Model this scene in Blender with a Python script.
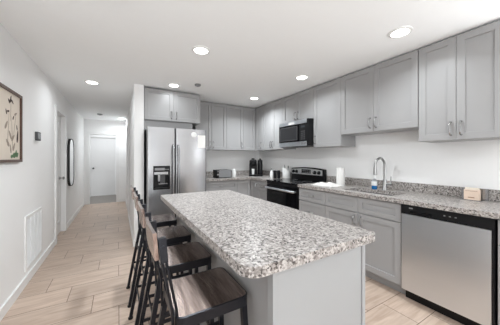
import bpy, bmesh, math, random
from mathutils import Vector, Matrix
random.seed(7)
for o in list(bpy.data.objects): bpy.data.objects.remove(o, do_unlink=True)
SC = bpy.context.scene
COL = SC.collection
PI = math.pi

# ------------------------------------------------------------------ camera, world, exposure, large lights
cam_d = bpy.data.cameras.new('camera'); cam = bpy.data.objects.new('camera', cam_d); COL.objects.link(cam)
cam.location = (0, 0, 1.30)
cam.rotation_euler = (PI/2, 0, -math.atan(132/226))
cam_d.sensor_width = 36.0; cam_d.lens = 36.0*226/500; cam_d.shift_y = -4.5/500
cam_d.clip_start = 0.02
SC.camera = cam
SC.view_settings.view_transform = 'Standard'; SC.view_settings.look = 'None'
SC.view_settings.gamma = 1.0; SC.view_settings.use_curve_mapping = False
SC.view_settings.exposure = -0.02
world = bpy.data.worlds.new('world'); SC.world = world; world.use_nodes = True
bg = world.node_tree.nodes['Background']; bg.inputs[0].default_value = (0.95, 0.97, 1.0, 1); bg.inputs[1].default_value = 1.0

def area(name, loc, rot, sx, sy, power, col=(1, 1, 1), shape='RECTANGLE', parent=None, spread=PI):
    d = bpy.data.lights.new(name, 'AREA'); d.shape = shape; d.size = sx
    if shape in ('RECTANGLE', 'ELLIPSE'): d.size_y = sy
    d.energy = power; d.color = col; d.spread = spread
    o = bpy.data.objects.new(name, d); COL.objects.link(o); o.location = loc; o.rotation_euler = rot
    if parent: o.parent = parent
    return o
# added fill: two unseen lights by an assumed window, one off the right wall
FILL_COL = (0.90, 0.96, 1.0)
area('fill_window', (-0.05, -3.02, 1.50), (PI/2-0.05, 0, 0), 1.2, 1.4, 15, FILL_COL)
area('fill_uplight', (-0.05, -3.0, 0.62), (PI/2+0.85, 0, 0), 1.2, 0.5, 56, FILL_COL)  # uplight added to brighten the ceiling
area('fill_side', (2.82, -0.45, 1.55), (0, PI/2+0.9, 0), 0.9, 0.9, 30, (0.92, 0.965, 1.0))  # added fill, the right wall has no window here
LAMP_SPREAD = 2.85
LAMP_POWER = 10
LAMP_GAIN = (0.4, 2.0, 0.25, 1.55, 0.65, 0.6, 0.85)      # dimming of each fitting, in the order of LIGHTS below
LAMP_COL = (0.90, 0.96, 1.0)

# ------------------------------------------------------------------ materials
def s2l(v):
    v /= 255.0
    return v/12.92 if v <= 0.04045 else ((v+0.055)/1.055)**2.4
def rgb(r, g, b): return (s2l(r), s2l(g), s2l(b), 1)
def mat(name, col, rough=0.5, metal=0.0, spec=0.5, trans=0.0, emit=0.0, noise=0.0, nscale=30, bump=0.0, coat=0.0, stretch=None):
    m = bpy.data.materials.new(name); m.use_nodes = True
    nt = m.node_tree; p = nt.nodes['Principled BSDF']
    p.inputs['Base Color'].default_value = col; p.inputs['Roughness'].default_value = rough
    p.inputs['Metallic'].default_value = metal; p.inputs['Specular IOR Level'].default_value = spec
    p.inputs['Transmission Weight'].default_value = trans; p.inputs['Coat Weight'].default_value = coat
    if emit: p.inputs['Emission Color'].default_value = col; p.inputs['Emission Strength'].default_value = emit
    if noise or bump:
        tc = nt.nodes.new('ShaderNodeTexCoord'); mp = nt.nodes.new('ShaderNodeMapping')
        nt.links.new(tc.outputs['Object'], mp.inputs[0])
        if stretch: mp.inputs['Scale'].default_value = stretch
        n = nt.nodes.new('ShaderNodeTexNoise'); n.inputs['Scale'].default_value = nscale; n.inputs['Detail'].default_value = 4
        nt.links.new(mp.outputs[0], n.inputs['Vector'])
        if noise:
            mx = nt.nodes.new('ShaderNodeMix'); mx.data_type = 'RGBA'
            lo = tuple(c*(1-noise) for c in col[:3])+(1,); hi = tuple(min(1, c*(1+noise)) for c in col[:3])+(1,)
            mx.inputs[6].default_value = lo; mx.inputs[7].default_value = hi
            nt.links.new(n.outputs['Fac'], mx.inputs[0]); nt.links.new(mx.outputs[2], p.inputs['Base Color'])
        if bump:
            b = nt.nodes.new('ShaderNodeBump'); b.inputs['Strength'].default_value = bump; b.inputs['Distance'].default_value = 0.002
            nt.links.new(n.outputs['Fac'], b.inputs['Height']); nt.links.new(b.outputs[0], p.inputs['Normal'])
    return m

M = {}
M['wall'] = mat('white_wall_paint', rgb(246, 245, 244), 0.7, noise=0.01, nscale=8, bump=0.04)
M['ceil'] = mat('ceiling_paint', rgb(251, 252, 252), 0.85, noise=0.012, nscale=10, bump=0.05)
M['trimw'] = mat('white_trim_paint', rgb(240, 239, 238), 0.4, noise=0.01)
M['doorw'] = mat('white_door_paint', rgb(236, 235, 234), 0.42, noise=0.01)
M['cab'] = mat('grey_cabinet_paint', rgb(159, 158, 158), 0.36, noise=0.015, nscale=5)
M['cabin'] = mat('cabinet_underside', rgb(150, 150, 152), 0.55, noise=0.03)
M['island'] = mat('light_grey_island_paint', rgb(163, 164, 165), 0.45, noise=0.012, nscale=5)
M['steel'] = mat('brushed_stainless', (0.41, 0.41, 0.42, 1), 0.25, 1.0, noise=0.05, nscale=6, bump=0.0, stretch=(1, 1, 0.12))
M['steelh'] = mat('brushed_stainless_appliance', (0.74, 0.775, 0.81, 1), 0.34, 1.0, noise=0.04, nscale=8, stretch=(1, 0.12, 1))
M['chrome'] = mat('polished_nickel', (0.46, 0.46, 0.46, 1), 0.2, 1.0, noise=0.02)
M['nickel'] = mat('satin_nickel', (0.42, 0.42, 0.42, 1), 0.3, 1.0, noise=0.02)
M['blackgl'] = mat('black_glass', (0.004, 0.004, 0.005, 1), 0.08, spec=0.3, noise=0.05)
M['black'] = mat('black_plastic', (0.007, 0.007, 0.008, 1), 0.4, spec=0.25, noise=0.1)
M['blackm'] = mat('black_matte', (0.015, 0.015, 0.016, 1), 0.65, noise=0.1)
M['blackd'] = mat('black_dispenser_plastic', (0.006, 0.006, 0.007, 1), 0.4, spec=0.25, noise=0.1)
M['panelst'] = mat('satin_stainless_panel', (0.80, 0.80, 0.80, 1), 0.45, 0.85, noise=0.04)
M['dgrey'] = mat('dark_grey_metal', (0.06, 0.06, 0.063, 1), 0.45, noise=0.06)
M['mgrey'] = mat('mid_grey_plastic', (0.22, 0.22, 0.225, 1), 0.4, noise=0.05)
M['white'] = mat('white_plastic', rgb(238, 238, 236), 0.35, noise=0.01)
M['paper'] = mat('white_paper', rgb(242, 241, 238), 0.8, noise=0.02, nscale=90)
M['towel'] = mat('paper_towel', rgb(222, 220, 217), 0.9, noise=0.04, nscale=60, bump=0.3)
M['cloth'] = mat('white_cloth', rgb(218, 215, 212), 0.9, noise=0.03, nscale=120, bump=0.3)
M['gunmetal'] = mat('dark_gunmetal', (0.022, 0.023, 0.029, 1), 0.36, 0.7, noise=0.12, nscale=40)
M['mirror'] = mat('mirror_glass', (0.9, 0.9, 0.9, 1), 0.02, 1.0, noise=0.005)
M['glass'] = mat('clear_plastic', (0.92, 0.95, 0.97, 1), 0.08, trans=0.85, noise=0.01)
M['blue'] = mat('blue_dish_soap', rgb(40, 122, 190), 0.12, trans=0.2, noise=0.05)
M['frame'] = mat('dark_walnut_frame', rgb(84, 58, 45), 0.4, noise=0.25, nscale=20, stretch=(6, 6, 1))
M['cream'] = mat('cream_print_paper', rgb(226, 214, 200), 0.75, noise=0.06, nscale=9)
M['ink'] = mat('dark_brown_ink', rgb(74, 58, 52), 0.8, noise=0.3, nscale=60)
M['inkg'] = mat('faded_grey_ink', rgb(160, 146, 132), 0.8, noise=0.15, nscale=60)
M['inkgr'] = mat('green_ink', rgb(98, 128, 92), 0.8, noise=0.3, nscale=60)
M['beige'] = mat('beige_card', rgb(222, 200, 182), 0.7, noise=0.04)
M['tan'] = mat('tan_ink', rgb(150, 116, 96), 0.8, noise=0.08)
M['darkfl'] = mat('grey_vinyl_floor', rgb(140, 134, 128), 0.5, noise=0.12, nscale=6, stretch=(8, 1, 1))
M['shadebd'] = mat('dark_shade_board', rgb(48, 40, 36), 0.8, noise=0.2, nscale=12, stretch=(8, 1, 1))  # for the added board that deepens shade under the overhang
M['lamp'] = mat('lit_diffuser', (1, 0.985, 0.96, 1), 0.5, emit=9.0, noise=0.005)
M['micwin'] = mat('dark_microwave_window', rgb(52, 52, 54), 0.35, spec=0.2, noise=0.05)
M['display'] = mat('grey_display', rgb(70, 74, 78), 0.2, noise=0.05)

def granite():
    m = bpy.data.materials.new('speckled_granite'); m.use_nodes = True
    nt = m.node_tree; N = nt.nodes; L = nt.links; p = N['Principled BSDF']
    p.inputs['Roughness'].default_value = 0.3; p.inputs['Specular IOR Level'].default_value = 0.32
    tc = N.new('ShaderNodeTexCoord')
    ns = N.new('ShaderNodeTexNoise'); ns.inputs['Scale'].default_value = 55; ns.inputs['Detail'].default_value = 3
    L.new(tc.outputs['Object'], ns.inputs['Vector'])
    off = N.new('ShaderNodeVectorMath'); off.operation = 'MULTIPLY_ADD'
    off.inputs[1].default_value = (0.010, 0.010, 0.010); L.new(ns.outputs['Color'], off.inputs[0]); L.new(tc.outputs['Object'], off.inputs[2])
    def vor(scale, stops):
        v = N.new('ShaderNodeTexVoronoi'); v.inputs['Scale'].default_value = scale
        L.new(off.outputs[0], v.inputs['Vector'])
        sp = N.new('ShaderNodeSeparateColor'); L.new(v.outputs['Color'], sp.inputs[0])
        r = N.new('ShaderNodeValToRGB'); r.color_ramp.interpolation = 'CONSTANT'
        e = r.color_ramp.elements
        while len(e) < len(stops): e.new(0.5)
        for el, (pos, c) in zip(e, stops): el.position = pos; el.color = c
        L.new(sp.outputs[0], r.inputs[0]); return r
    a = vor(108, [(0, rgb(26, 23, 24)), (0.11, rgb(88, 80, 77)), (0.23, rgb(142, 136, 133)), (0.42, rgb(164, 158, 154)), (0.72, rgb(203, 198, 194))])
    b = vor(230, [(0, rgb(44, 40, 40)), (0.13, rgb(108, 100, 95)), (0.34, rgb(154, 147, 142)), (0.64, rgb(188, 181, 176))])
    mx = N.new('ShaderNodeMix'); mx.data_type = 'RGBA'; mx.inputs[0].default_value = 0.28
    L.new(a.outputs[0], mx.inputs[6]); L.new(b.outputs[0], mx.inputs[7])
    L.new(mx.outputs[2], p.inputs['Base Color'])
    return m
M['granite'] = granite()

def tile_floor():
    m = bpy.data.materials.new('wood_look_floor_tile'); m.use_nodes = True
    nt = m.node_tree; N = nt.nodes; L = nt.links; p = N['Principled BSDF']
    tc = N.new('ShaderNodeTexCoord'); sx = N.new('ShaderNodeSeparateXYZ'); L.new(tc.outputs['Object'], sx.inputs[0])
    def math_(op, a, b=None):
        n = N.new('ShaderNodeMath'); n.operation = op
        for i, v in enumerate((a, b)):
            if v is None: continue
            if isinstance(v, (int, float)): n.inputs[i].default_value = v
            else: L.new(v, n.inputs[i])
        return n.outputs[0]
    W, LN = 0.288, 0.61
    yr = math_('DIVIDE', math_('ADD', sx.outputs[1], 2.88-2.880+0.0), W)
    row = math_('FLOOR', yr); fy = math_('SUBTRACT', yr, row)
    xr = math_('DIVIDE', math_('ADD', math_('SUBTRACT', sx.outputs[0], 0.21), math_('MULTIPLY', row, LN/3)), LN)
    colm = math_('FLOOR', xr); fx = math_('SUBTRACT', xr, colm)
    gy = math_('MINIMUM', fy, math_('SUBTRACT', 1.0, fy)); gy = math_('MULTIPLY', gy, W)
    gx = math_('MINIMUM', fx, math_('SUBTRACT', 1.0, fx)); gx = math_('MULTIPLY', gx, LN)
    g = math_('LESS_THAN', math_('MINIMUM', gx, gy), 0.0026)
    cb = N.new('ShaderNodeCombineXYZ'); L.new(row, cb.inputs[0]); L.new(colm, cb.inputs[1])
    wn = N.new('ShaderNodeTexWhiteNoise'); wn.noise_dimensions = '2D'; L.new(cb.outputs[0], wn.inputs['Vector'])
    mp = N.new('ShaderNodeMapping'); mp.inputs['Scale'].default_value = (1.6, 14, 1); L.new(tc.outputs['Object'], mp.inputs[0])
    ad = N.new('ShaderNodeVectorMath'); ad.operation = 'MULTIPLY_ADD'; ad.inputs[1].default_value = (9, 9, 9)
    L.new(wn.outputs['Color'], ad.inputs[0]); L.new(mp.outputs[0], ad.inputs[2])
    ns = N.new('ShaderNodeTexNoise'); ns.inputs['Scale'].default_value = 2.2; ns.inputs['Detail'].default_value = 6; ns.inputs['Distortion'].default_value = 0.6
    L.new(ad.outputs[0], ns.inputs['Vector'])
    r = N.new('ShaderNodeValToRGB'); e = r.color_ramp.elements
    e[0].position = 0.28; e[0].color = rgb(178, 155, 138); e[1].position = 0.72; e[1].color = rgb(208, 188, 172)
    L.new(ns.outputs['Fac'], r.inputs[0])
    hs = N.new('ShaderNodeHueSaturation'); L.new(r.outputs[0], hs.inputs['Color'])
    L.new(math_('ADD', 0.95, math_('MULTIPLY', wn.outputs['Value'], 0.10)), hs.inputs['Value'])
    mx = N.new('ShaderNodeMix'); mx.data_type = 'RGBA'; mx.inputs[7].default_value = rgb(112, 92, 78)
    L.new(g, mx.inputs[0]); L.new(hs.outputs[0], mx.inputs[6]); L.new(mx.outputs[2], p.inputs['Base Color'])
    p.inputs['Roughness'].default_value = 0.42; p.inputs['Specular IOR Level'].default_value = 0.4
    b = N.new('ShaderNodeBump'); b.inputs['Strength'].default_value = 0.25; b.inputs['Distance'].default_value = 0.002; b.invert = True
    L.new(g, b.inputs['Height']); L.new(b.outputs[0], p.inputs['Normal'])
    return m
M['floor'] = tile_floor()

def seat_wood():
    m = bpy.data.materials.new('dark_stained_wood'); m.use_nodes = True
    nt = m.node_tree; N = nt.nodes; L = nt.links; p = N['Principled BSDF']
    tc = N.new('ShaderNodeTexCoord'); mp = N.new('ShaderNodeMapping'); mp.inputs['Scale'].default_value = (22, 2, 6)
    L.new(tc.outputs['Object'], mp.inputs[0])
    ns = N.new('ShaderNodeTexNoise'); ns.inputs['Scale'].default_value = 3; ns.inputs['Detail'].default_value = 6; L.new(mp.outputs[0], ns.inputs['Vector'])
    r = N.new('ShaderNodeValToRGB'); e = r.color_ramp.elements
    e[0].position = 0.3; e[0].color = rgb(112, 94, 87); e[1].position = 0.72; e[1].color = rgb(184, 166, 157)
    L.new(ns.outputs['Fac'], r.inputs[0]); L.new(r.outputs[0], p.inputs['Base Color'])
    p.inputs['Metallic'].default_value = 0.88; p.inputs['Roughness'].default_value = 0.25; p.inputs['Coat Weight'].default_value = 0.4; p.inputs['Coat Roughness'].default_value = 0.2
    return m
M['wood'] = seat_wood()

# ------------------------------------------------------------------ helpers
def top(o):
    while o.parent: o = o.parent
    return o
def obj(name, bm, m, parent=None, smooth=False, bevel=0, seg=2):
    if bevel:
        bmesh.ops.bevel(bm, geom=[e for e in bm.edges if e.is_manifold and e.calc_face_angle(0) > 0.6], offset=bevel, segments=seg, profile=0.6, affect='EDGES', clamp_overlap=True)
    bmesh.ops.recalc_face_normals(bm, faces=bm.faces)
    if parent:
        bm.transform(Matrix.Translation(-Vector(top(parent).location)))
    me = bpy.data.meshes.new(name); bm.to_mesh(me); bm.free()
    me.materials.append(m if not isinstance(m, str) else M[m])
    o = bpy.data.objects.new(name, me); COL.objects.link(o)
    if parent: o.parent = parent
    if smooth:
        for f in me.polygons: f.use_smooth = True
        try: me.set_sharp_from_angle(angle=0.7)
        except Exception: pass
    return o
def thing(name, label, cat, loc=(0, 0, 0), group=None):
    o = bpy.data.objects.new(name, None); COL.objects.link(o); o.location = loc; o.empty_display_size = 0.1
    o['label'] = label; o['category'] = cat
    if group: o['group'] = group
    return o
def struct(name, bm, m, bevel=0):
    o = obj(name, bm, m, bevel=bevel); o['kind'] = 'structure'; return o
def NB(): return bmesh.new()
def box(bm, x0, x1, y0, y1, z0, z1):
    vs = [bm.verts.new((x, y, z)) for x in (x0, x1) for y in (y0, y1) for z in (z0, z1)]
    for f in ((0, 1, 3, 2), (4, 6, 7, 5), (0, 4, 5, 1), (2, 3, 7, 6), (0, 2, 6, 4), (1, 5, 7, 3)):
        bm.faces.new([vs[i] for i in f])
    return bm
def B(x0, x1, y0, y1, z0, z1): return box(NB(), x0, x1, y0, y1, z0, z1)
def boxes(*a):
    bm = NB()
    for t in a: box(bm, *t)
    return bm
def prism(bm, pts, f0, f1):
    """pts 2D polygon; f0/f1 map a 2D point to 3D for the two caps"""
    a = [bm.verts.new(f0(p)) for p in pts]; b = [bm.verts.new(f1(p)) for p in pts]
    bm.faces.new(a); bm.faces.new(b[::-1]); n = len(pts)
    for i in range(n): bm.faces.new((a[i], b[i], b[(i+1) % n], a[(i+1) % n]))
    return bm
def rrect(x0, x1, y0, y1, r, n=6):
    """rounded rectangle; r scalar or 4 radii (x0y0, x1y0, x1y1, x0y1)"""
    if not isinstance(r, (tuple, list)): r = (r,)*4
    out = []
    for (cx, cy, a0, rr) in ((x0+r[0], y0+r[0], PI, r[0]), (x1-r[1], y0+r[1], 1.5*PI, r[1]), (x1-r[2], y1-r[2], 0, r[2]), (x0+r[3], y1-r[3], 0.5*PI, r[3])):
        for k in range(n+1):
            a = a0+PI/2*k/n; out.append((cx+rr*math.cos(a), cy+rr*math.sin(a)))
    return out
def tube(bm, pts, r, n=10, closed=False):
    pts = [Vector(p) for p in pts]; rings = []; N = len(pts)
    rs = r if isinstance(r, (list, tuple)) else [r]*N
    t0 = (pts[1]-pts[0]).normalized(); up = Vector((0, 0, 1)) if abs(t0.z) < 0.9 else Vector((1, 0, 0))
    nrm = (up-up.dot(t0)*t0).normalized()
    for i, p in enumerate(pts):
        if closed: t = (pts[(i+1) % N]-pts[i-1]).normalized()
        elif i == 0: t = t0
        elif i == N-1: t = (pts[-1]-pts[-2]).normalized()
        else: t = ((pts[i+1]-p).normalized()+(p-pts[i-1]).normalized()).normalized()
        nrm = (nrm-nrm.dot(t)*t).normalized(); bn = t.cross(nrm)
        rings.append([bm.verts.new(p+(nrm*math.cos(2*PI*k/n)+bn*math.sin(2*PI*k/n))*rs[i]) for k in range(n)])
    for i in range(N if closed else N-1):
        a, b = rings[i], rings[(i+1) % N]
        for k in range(n): bm.faces.new((a[k], a[(k+1) % n], b[(k+1) % n], b[k]))
    if not closed: bm.faces.new(rings[0][::-1]); bm.faces.new(rings[-1])
    return bm
def bar(bm, p0, p1, w, d, ref=(1, 0, 0)):
    """rectangular bar from p0 to p1; w along ref-ish direction, d across"""
    p0, p1 = Vector(p0), Vector(p1); t = (p1-p0).normalized(); u = Vector(ref); u = (u-u.dot(t)*t).normalized(); v = t.cross(u)
    a = [[bm.verts.new(p+u*sx*w/2+v*sy*d/2) for sx, sy in ((-1, -1), (1, -1), (1, 1), (-1, 1))] for p in (p0, p1)]
    bm.faces.new(a[0][::-1]); bm.faces.new(a[1])
    for k in range(4): bm.faces.new((a[0][k], a[0][(k+1) % 4], a[1][(k+1) % 4], a[1][k]))
    return bm
def lathe(bm, prof, c, n=28, axis='z', ring=False):
    """prof list of (r, h) from bottom to top; closed at ends when r==0"""
    def P(r, h, a):
        u, v = r*math.cos(a), r*math.sin(a)
        return Vector(c)+{'z': Vector((u, v, h)), 'x': Vector((h, u, v)), 'y': Vector((u, h, v))}[axis]
    rings = []
    for r, h in prof:
        rings.append([bm.verts.new(P(0, h, 0))] if r < 1e-6 else [bm.verts.new(P(r, h, 2*PI*k/n)) for k in range(n)])
    for a, b in zip(rings, rings[1:]+(rings[:1] if ring else [])):
        for k in range(n):
            q = [a[k % len(a)], a[(k+1) % len(a)], b[(k+1) % len(b)], b[k % len(b)]]
            q = list(dict.fromkeys(q))
            if len(q) > 2: bm.faces.new(q)
    if ring: return bm
    if len(rings[0]) > 1: bm.faces.new(rings[0][::-1])
    if len(rings[-1]) > 1: bm.faces.new(rings[-1])
    return bm
# faces of cupboards: 'W' looks to -X, 'E' to +X, 'S' to -Y.  a runs along the face, b up, n outward
def fm(face, pos):
    if face == 'W': return lambda a, b, n: (pos-n, a, b)
    if face == 'E': return lambda a, b, n: (pos+n, a, b)
    return lambda a, b, n: (a, pos-n, b)
def shaker(face, pos, a0, a1, b0, b1, t=0.02, st=0.058, rec=0.012, sl=0.003):
    f = fm(face, pos); bm = NB()
    def ring(i, n): return [bm.verts.new(f(a, b, n)) for a, b in ((a0+i, b0+i), (a1-i, b0+i), (a1-i, b1-i), (a0+i, b1-i))]
    R = [ring(0, 0), ring(0, t-0.002), ring(0.002, t), ring(st, t), ring(st+sl, t-rec)]
    bm.faces.new(R[0]); bm.faces.new(R[-1])
    for p, q in zip(R, R[1:]):
        for k in range(4): bm.faces.new((p[k], p[(k+1) % 4], q[(k+1) % 4], q[k]))
    return bm
def pull(face, pos, a, b, ln, vert=True, r=0.0062, out=0.032):
    """bow pull standing on a door face"""
    f = fm(face, pos); bm = NB(); h = ln/2; pts = []
    for s, n in ((-1, 0), (-0.98, out*0.55), (-0.82, out*0.9), (-0.5, out), (0, out*1.04), (0.5, out), (0.82, out*0.9), (0.98, out*0.55), (1, 0)):
        pts.append(f(a, b+s*h, n) if vert else f(a+s*h, b, n))
    tube(bm, pts, [r*1.5, r*1.25, r*1.1, r, r, r, r*1.1, r*1.25, r*1.5], 8)
    return bm

# ------------------------------------------------------------------ room shell
XL, XR, YB, YF, ZC = -0.82, 2.88, 4.49, -3.10, 2.39
HX, HX2, HY, HE = 0.205, 0.334, 3.72, 7.75
struct('floor', B(XL-0.12, XR+0.12, YF-0.12, HE+0.02, -0.06, 0), 'floor')
struct('floor_end_room', B(-1.6, 1.0, HE+0.02, 9.4, -0.06, 0.0), 'darkfl')
struct('ceiling', B(-1.7, XR+0.12, YF-0.12, 9.4, ZC, ZC+0.08), 'ceil')
struct('wall_right', boxes((XR, XR+0.12, YF, YB+0.12, 0, ZC)), 'wall')
struct('wall_back', B(HX2, XR, YB, YB+0.12, 0, ZC), 'wall')
D0, D1 = 4.47, 5.15
struct('wall_left', boxes((XL-0.12, XL, YF, D0, 0, ZC), (XL-0.12, XL, D1, HE, 0, ZC), (XL-0.12, XL, D0, D1, 2.03, ZC)), 'wall')
struct('wall_hall_right', B(HX, HX2, HY, HE, 0, ZC), 'wall')
OX0, OX1, OZ = -0.69, -0.045, 1.97
struct('wall_hall_end', boxes((XL-0.12, OX0, HE, HE+0.12, 0, ZC), (OX1, HX2, HE, HE+0.12, 0, ZC), (OX0, OX1, HE, HE+0.12, OZ, ZC)), 'wall')
struct('wall_end_room', boxes((-1.6, -0.80, 9.25, 9.37, 0, ZC), (-0.07, 1.0, 9.25, 9.37, 0, ZC), (-0.80, -0.07, 9.25, 9.37, 2.0, ZC)), 'wall')
struct('wall_end_room_left', B(-1.7, -1.6, HE+0.12, 9.37, 0, ZC), 'wall')
struct('wall_end_room_right', B(1.0, 1.1, HE+0.12, 9.37, 0, ZC), 'wall')
# wall behind the camera with an unseen window assumed for the fill lights
WX0, WX1 = -0.75, 0.65
struct('wall_front', boxes((XL-0.12, WX0, YF-0.12, YF, 0, ZC), (WX1, XR+0.12, YF-0.12, YF, 0, ZC), (WX0, WX1, YF-0.12, YF, 2.25, ZC), (WX0, WX1, YF-0.12, YF, 0, 0.28)), 'wall')
struct('window_1', boxes((WX0, WX0+0.06, YF-0.09, YF-0.03, 0.28, 2.25), (WX1-0.06, WX1, YF-0.09, YF-0.03, 0.28, 2.25), (-0.08, -0.02, YF-0.09, YF-0.03, 0.34, 2.19),
                         (WX0+0.06, WX1-0.06, YF-0.09, YF-0.03, 0.28, 0.34), (WX0+0.06, WX1-0.06, YF-0.09, YF-0.03, 2.19, 2.25)), 'trimw')
# baseboards
def baseb(name, *segs):
    struct(name, boxes(*segs), 'trimw', bevel=0.004)
baseb('baseboard_left', (XL, XL+0.014, YF, D0-0.075, 0, 0.09), (XL, XL+0.014, D1+0.075, HE, 0, 0.09))
baseb('baseboard_hall_right', (HX-0.014, HX, HY, 5.5, 0, 0.09), (HX-0.014, HX, 6.5, HE, 0, 0.09), (HX-0.014, HX2, HY-0.014, HY, 0, 0.09))
baseb('baseboard_hall_end', (XL+0.014, OX0-0.07, HE-0.014, HE, 0, 0.09), (OX1+0.07, HX-0.014, HE-0.014, HE, 0, 0.09))
baseb('baseboard_end_room', (-1.6, -0.87, 9.236, 9.25, 0, 0.09), (0.0, 1.0, 9.236, 9.25, 0, 0.09))
baseb('baseboard_right', (XR-0.014, XR, YF, -0.12, 0, 0.09))
# casings
struct('trim_1', boxes((XL, XL+0.018, D0-0.07, D0, 0, 2.10), (XL, XL+0.018, D1, D1+0.07, 0, 2.10), (XL, XL+0.018, D0, D1, 2.03, 2.10),
                       (XL-0.12, XL, D0, D0+0.012, 0, 2.03), (XL-0.12, XL, D1-0.012, D1, 0, 2.03)), 'trimw', bevel=0.003)
struct('trim_2', boxes((OX0-0.065, OX0, HE-0.016, HE, 0, OZ+0.065), (OX1, OX1+0.065, HE-0.016, HE, 0, OZ+0.065), (OX0, OX1, HE-0.016, HE, OZ, OZ+0.065)), 'trimw', bevel=0.003)
struct('trim_3', boxes((-0.87, -0.80, 9.234, 9.25, 0, 2.07), (-0.07, 0.0, 9.234, 9.25, 0, 2.07), (-0.80, -0.07, 9.234, 9.25, 2.0, 2.07)), 'trimw', bevel=0.003)
struct('trim_4', boxes((HX-0.016, HX, 5.5, 5.57, 0, 2.10), (HX-0.016, HX, 6.43, 6.5, 0, 2.10), (HX-0.016, HX, 5.57, 6.43, 2.03, 2.10)), 'trimw', bevel=0.003)
# doors
def panel_door(name, face, pos, a0, a1, z0, z1, t, knob_a, knob_z, kn):
    f = fm(face, pos); w = a1-a0; h = z1-z0; st = 0.09*min(1, w/0.7)
    bm = NB()
    def bb(A0, A1, b0, b1, n0, n1):
        p, q = f(A0, b0, n0), f(A1, b1, n1)
        box(bm, min(p[0], q[0]), max(p[0], q[0]), min(p[1], q[1]), max(p[1], q[1]), z0 if False else min(p[2], q[2]), max(p[2], q[2]))
    bb(a0, a1, z0, z1, -t, -0.014)
    mid = (a0+a1)/2
    cuts = [z0, z0+0.2, z0+0.83*h*0.5, z0+0.83*h*0.5+0.1, z0+h*0.76, z0+h*0.76+0.09, z1-0.1, z1]
    for A0, A1 in ((a0, a0+st), (mid-st/2, mid+st/2), (a1-st, a1)): bb(A0, A1, z0, z1, -0.014, 0)
    for A0, A1 in ((a0+st, mid-st/2), (mid+st/2, a1-st)):
        for k in (0, 2, 4, 6): bb(A0, A1, cuts[k], cuts[k+1], -0.014, 0)
        for k in (1, 3, 5): bb(A0+0.03, A1-0.03, cuts[k]+0.03, cuts[k+1]-0.03, -0.014, -0.006)
    d = obj(name, bm, 'doorw'); d['kind'] = 'structure'
    c = f(knob_a, knob_z, 0); k = NB(); ax = 'x' if face in 'WE' else 'y'; sg = 1 if face == 'E' else -1
    lathe(k, [(0.028, 0), (0.028, sg*0.006), (0.011, sg*0.01), (0.011, sg*0.03), (0.025, sg*0.042), (0.028, sg*0.055), (0.02, sg*0.066), (0, sg*0.068)], c, 20, ax)
    obj('door_knob', k, kn, d, smooth=True)
panel_door('door_1', 'E', XL-0.055, D0+0.014, D1-0.014, 0.008, 2.025, 0.035, D1-0.09, 0.95, 'nickel')
panel_door('door_2', 'S', 9.29, -0.795, -0.075, 0.008, 1.995, 0.035, -0.72, 0.95, 'dgrey')
panel_door('door_3', 'W', HX-0.002, 5.575, 6.425, 0.008, 2.025, 0.0, 5.67, 0.95, 'nickel') if False else None

# ------------------------------------------------------------------ wall cupboards
UB, UT, UX, UY = 1.46, 2.374, 2.58, 4.18       # bottom, top, carcass fronts (doors stand 20 mm proud)
G = 0.0015
def door(root, face, pos, a0, a1, b0, b1, h=None, m='cab', st=0.058, hm='chrome', vert=True, hl=0.115, name='door'):
    d = obj(name, shaker(face, pos+(0 if face == 'E' else 0), a0+G, a1-G, b0+G, b1-G, st=st), m, root)
    if h:
        sg = 0.0195
        p = pos-sg if face in 'WS' else pos+sg
        obj('handle', pull(face, p, h[0], h[1], hl, vert), hm, d, smooth=True)
    return d
def wall_unit(label, face, pos, a0, a1, b0, b1, deep, doors):
    f = fm(face, pos); p, q = f(a0, b0, -deep), f(a1, b1, 0)
    c = f((a0+a1)/2, b0, -deep/2)
    r = thing('wall_cabinet', label, 'kitchen cabinet', c, 'grey wall cabinets')
    bd = obj('carcass', B(min(p[0], q[0]), max(p[0], q[0]), min(p[1], q[1])+0.0005, max(p[1], q[1])-0.0005, b0, b1), 'cab', r, bevel=0.001, seg=1)
    for d in doors: door(r, face, pos, *d)
    return r
fridge_cab = wall_unit('short grey two-door cabinet above the stainless refrigerator', 'S', 3.76, HX2+0.004, 1.21, 1.885, 2.37, 0.72,
          [(HX2+0.012, 0.772, 1.885, 2.366, (0.735, 1.98)), (0.772, 1.206, 1.885, 2.366, (0.809, 1.98))])
obj('filler_panel', B(HX2+0.01, 1.09, 3.80, 3.815, 1.74, 1.8845), 'cab', fridge_cab)
wall_unit('tall grey two-door wall cabinet just right of the refrigerator top', 'S', UY, 1.25, 1.887, UB, UT, 0.30,
          [(1.25, 1.569, UB, UT, (1.535, 1.56)), (1.569, 1.887, UB, UT, (1.603, 1.56))])
wall_unit('grey single-door wall cabinet above the toaster end of the back counter', 'S', UY, 1.888, 2.267, UB, UT, 0.30,
          [(1.888, 2.267, UB, UT, (2.225, 1.56))])
wall_unit('narrow grey wall cabinet without handle filling the inner corner', 'S', UY, 2.268, 2.578, UB, UT, 0.30,
          [(2.268, 2.558, UB, UT, None)])
wall_unit('narrow grey wall cabinet at the corner, above the coffee maker', 'W', UX, 3.877, 4.178, UB, UT, 0.29,
          [(3.877, 4.155, UB, UT, (3.92, 1.56))])
wall_unit('grey two-door wall cabinet on the far side of the microwave', 'W', UX, 3.215, 3.876, UB, UT, 0.29,
          [(3.215, 3.545, UB, UT, (3.512, 1.56)), (3.545, 3.876, UB, UT, (3.578, 1.56))])
wall_unit('short grey two-door cabinet directly above the microwave', 'W', UX, 2.475, 3.214, 1.905, UT, 0.29,
          [(2.475, 2.845, 1.905, UT, (2.812, 2.0)), (2.845, 3.214, 1.905, UT, (2.878, 2.0))])
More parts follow.
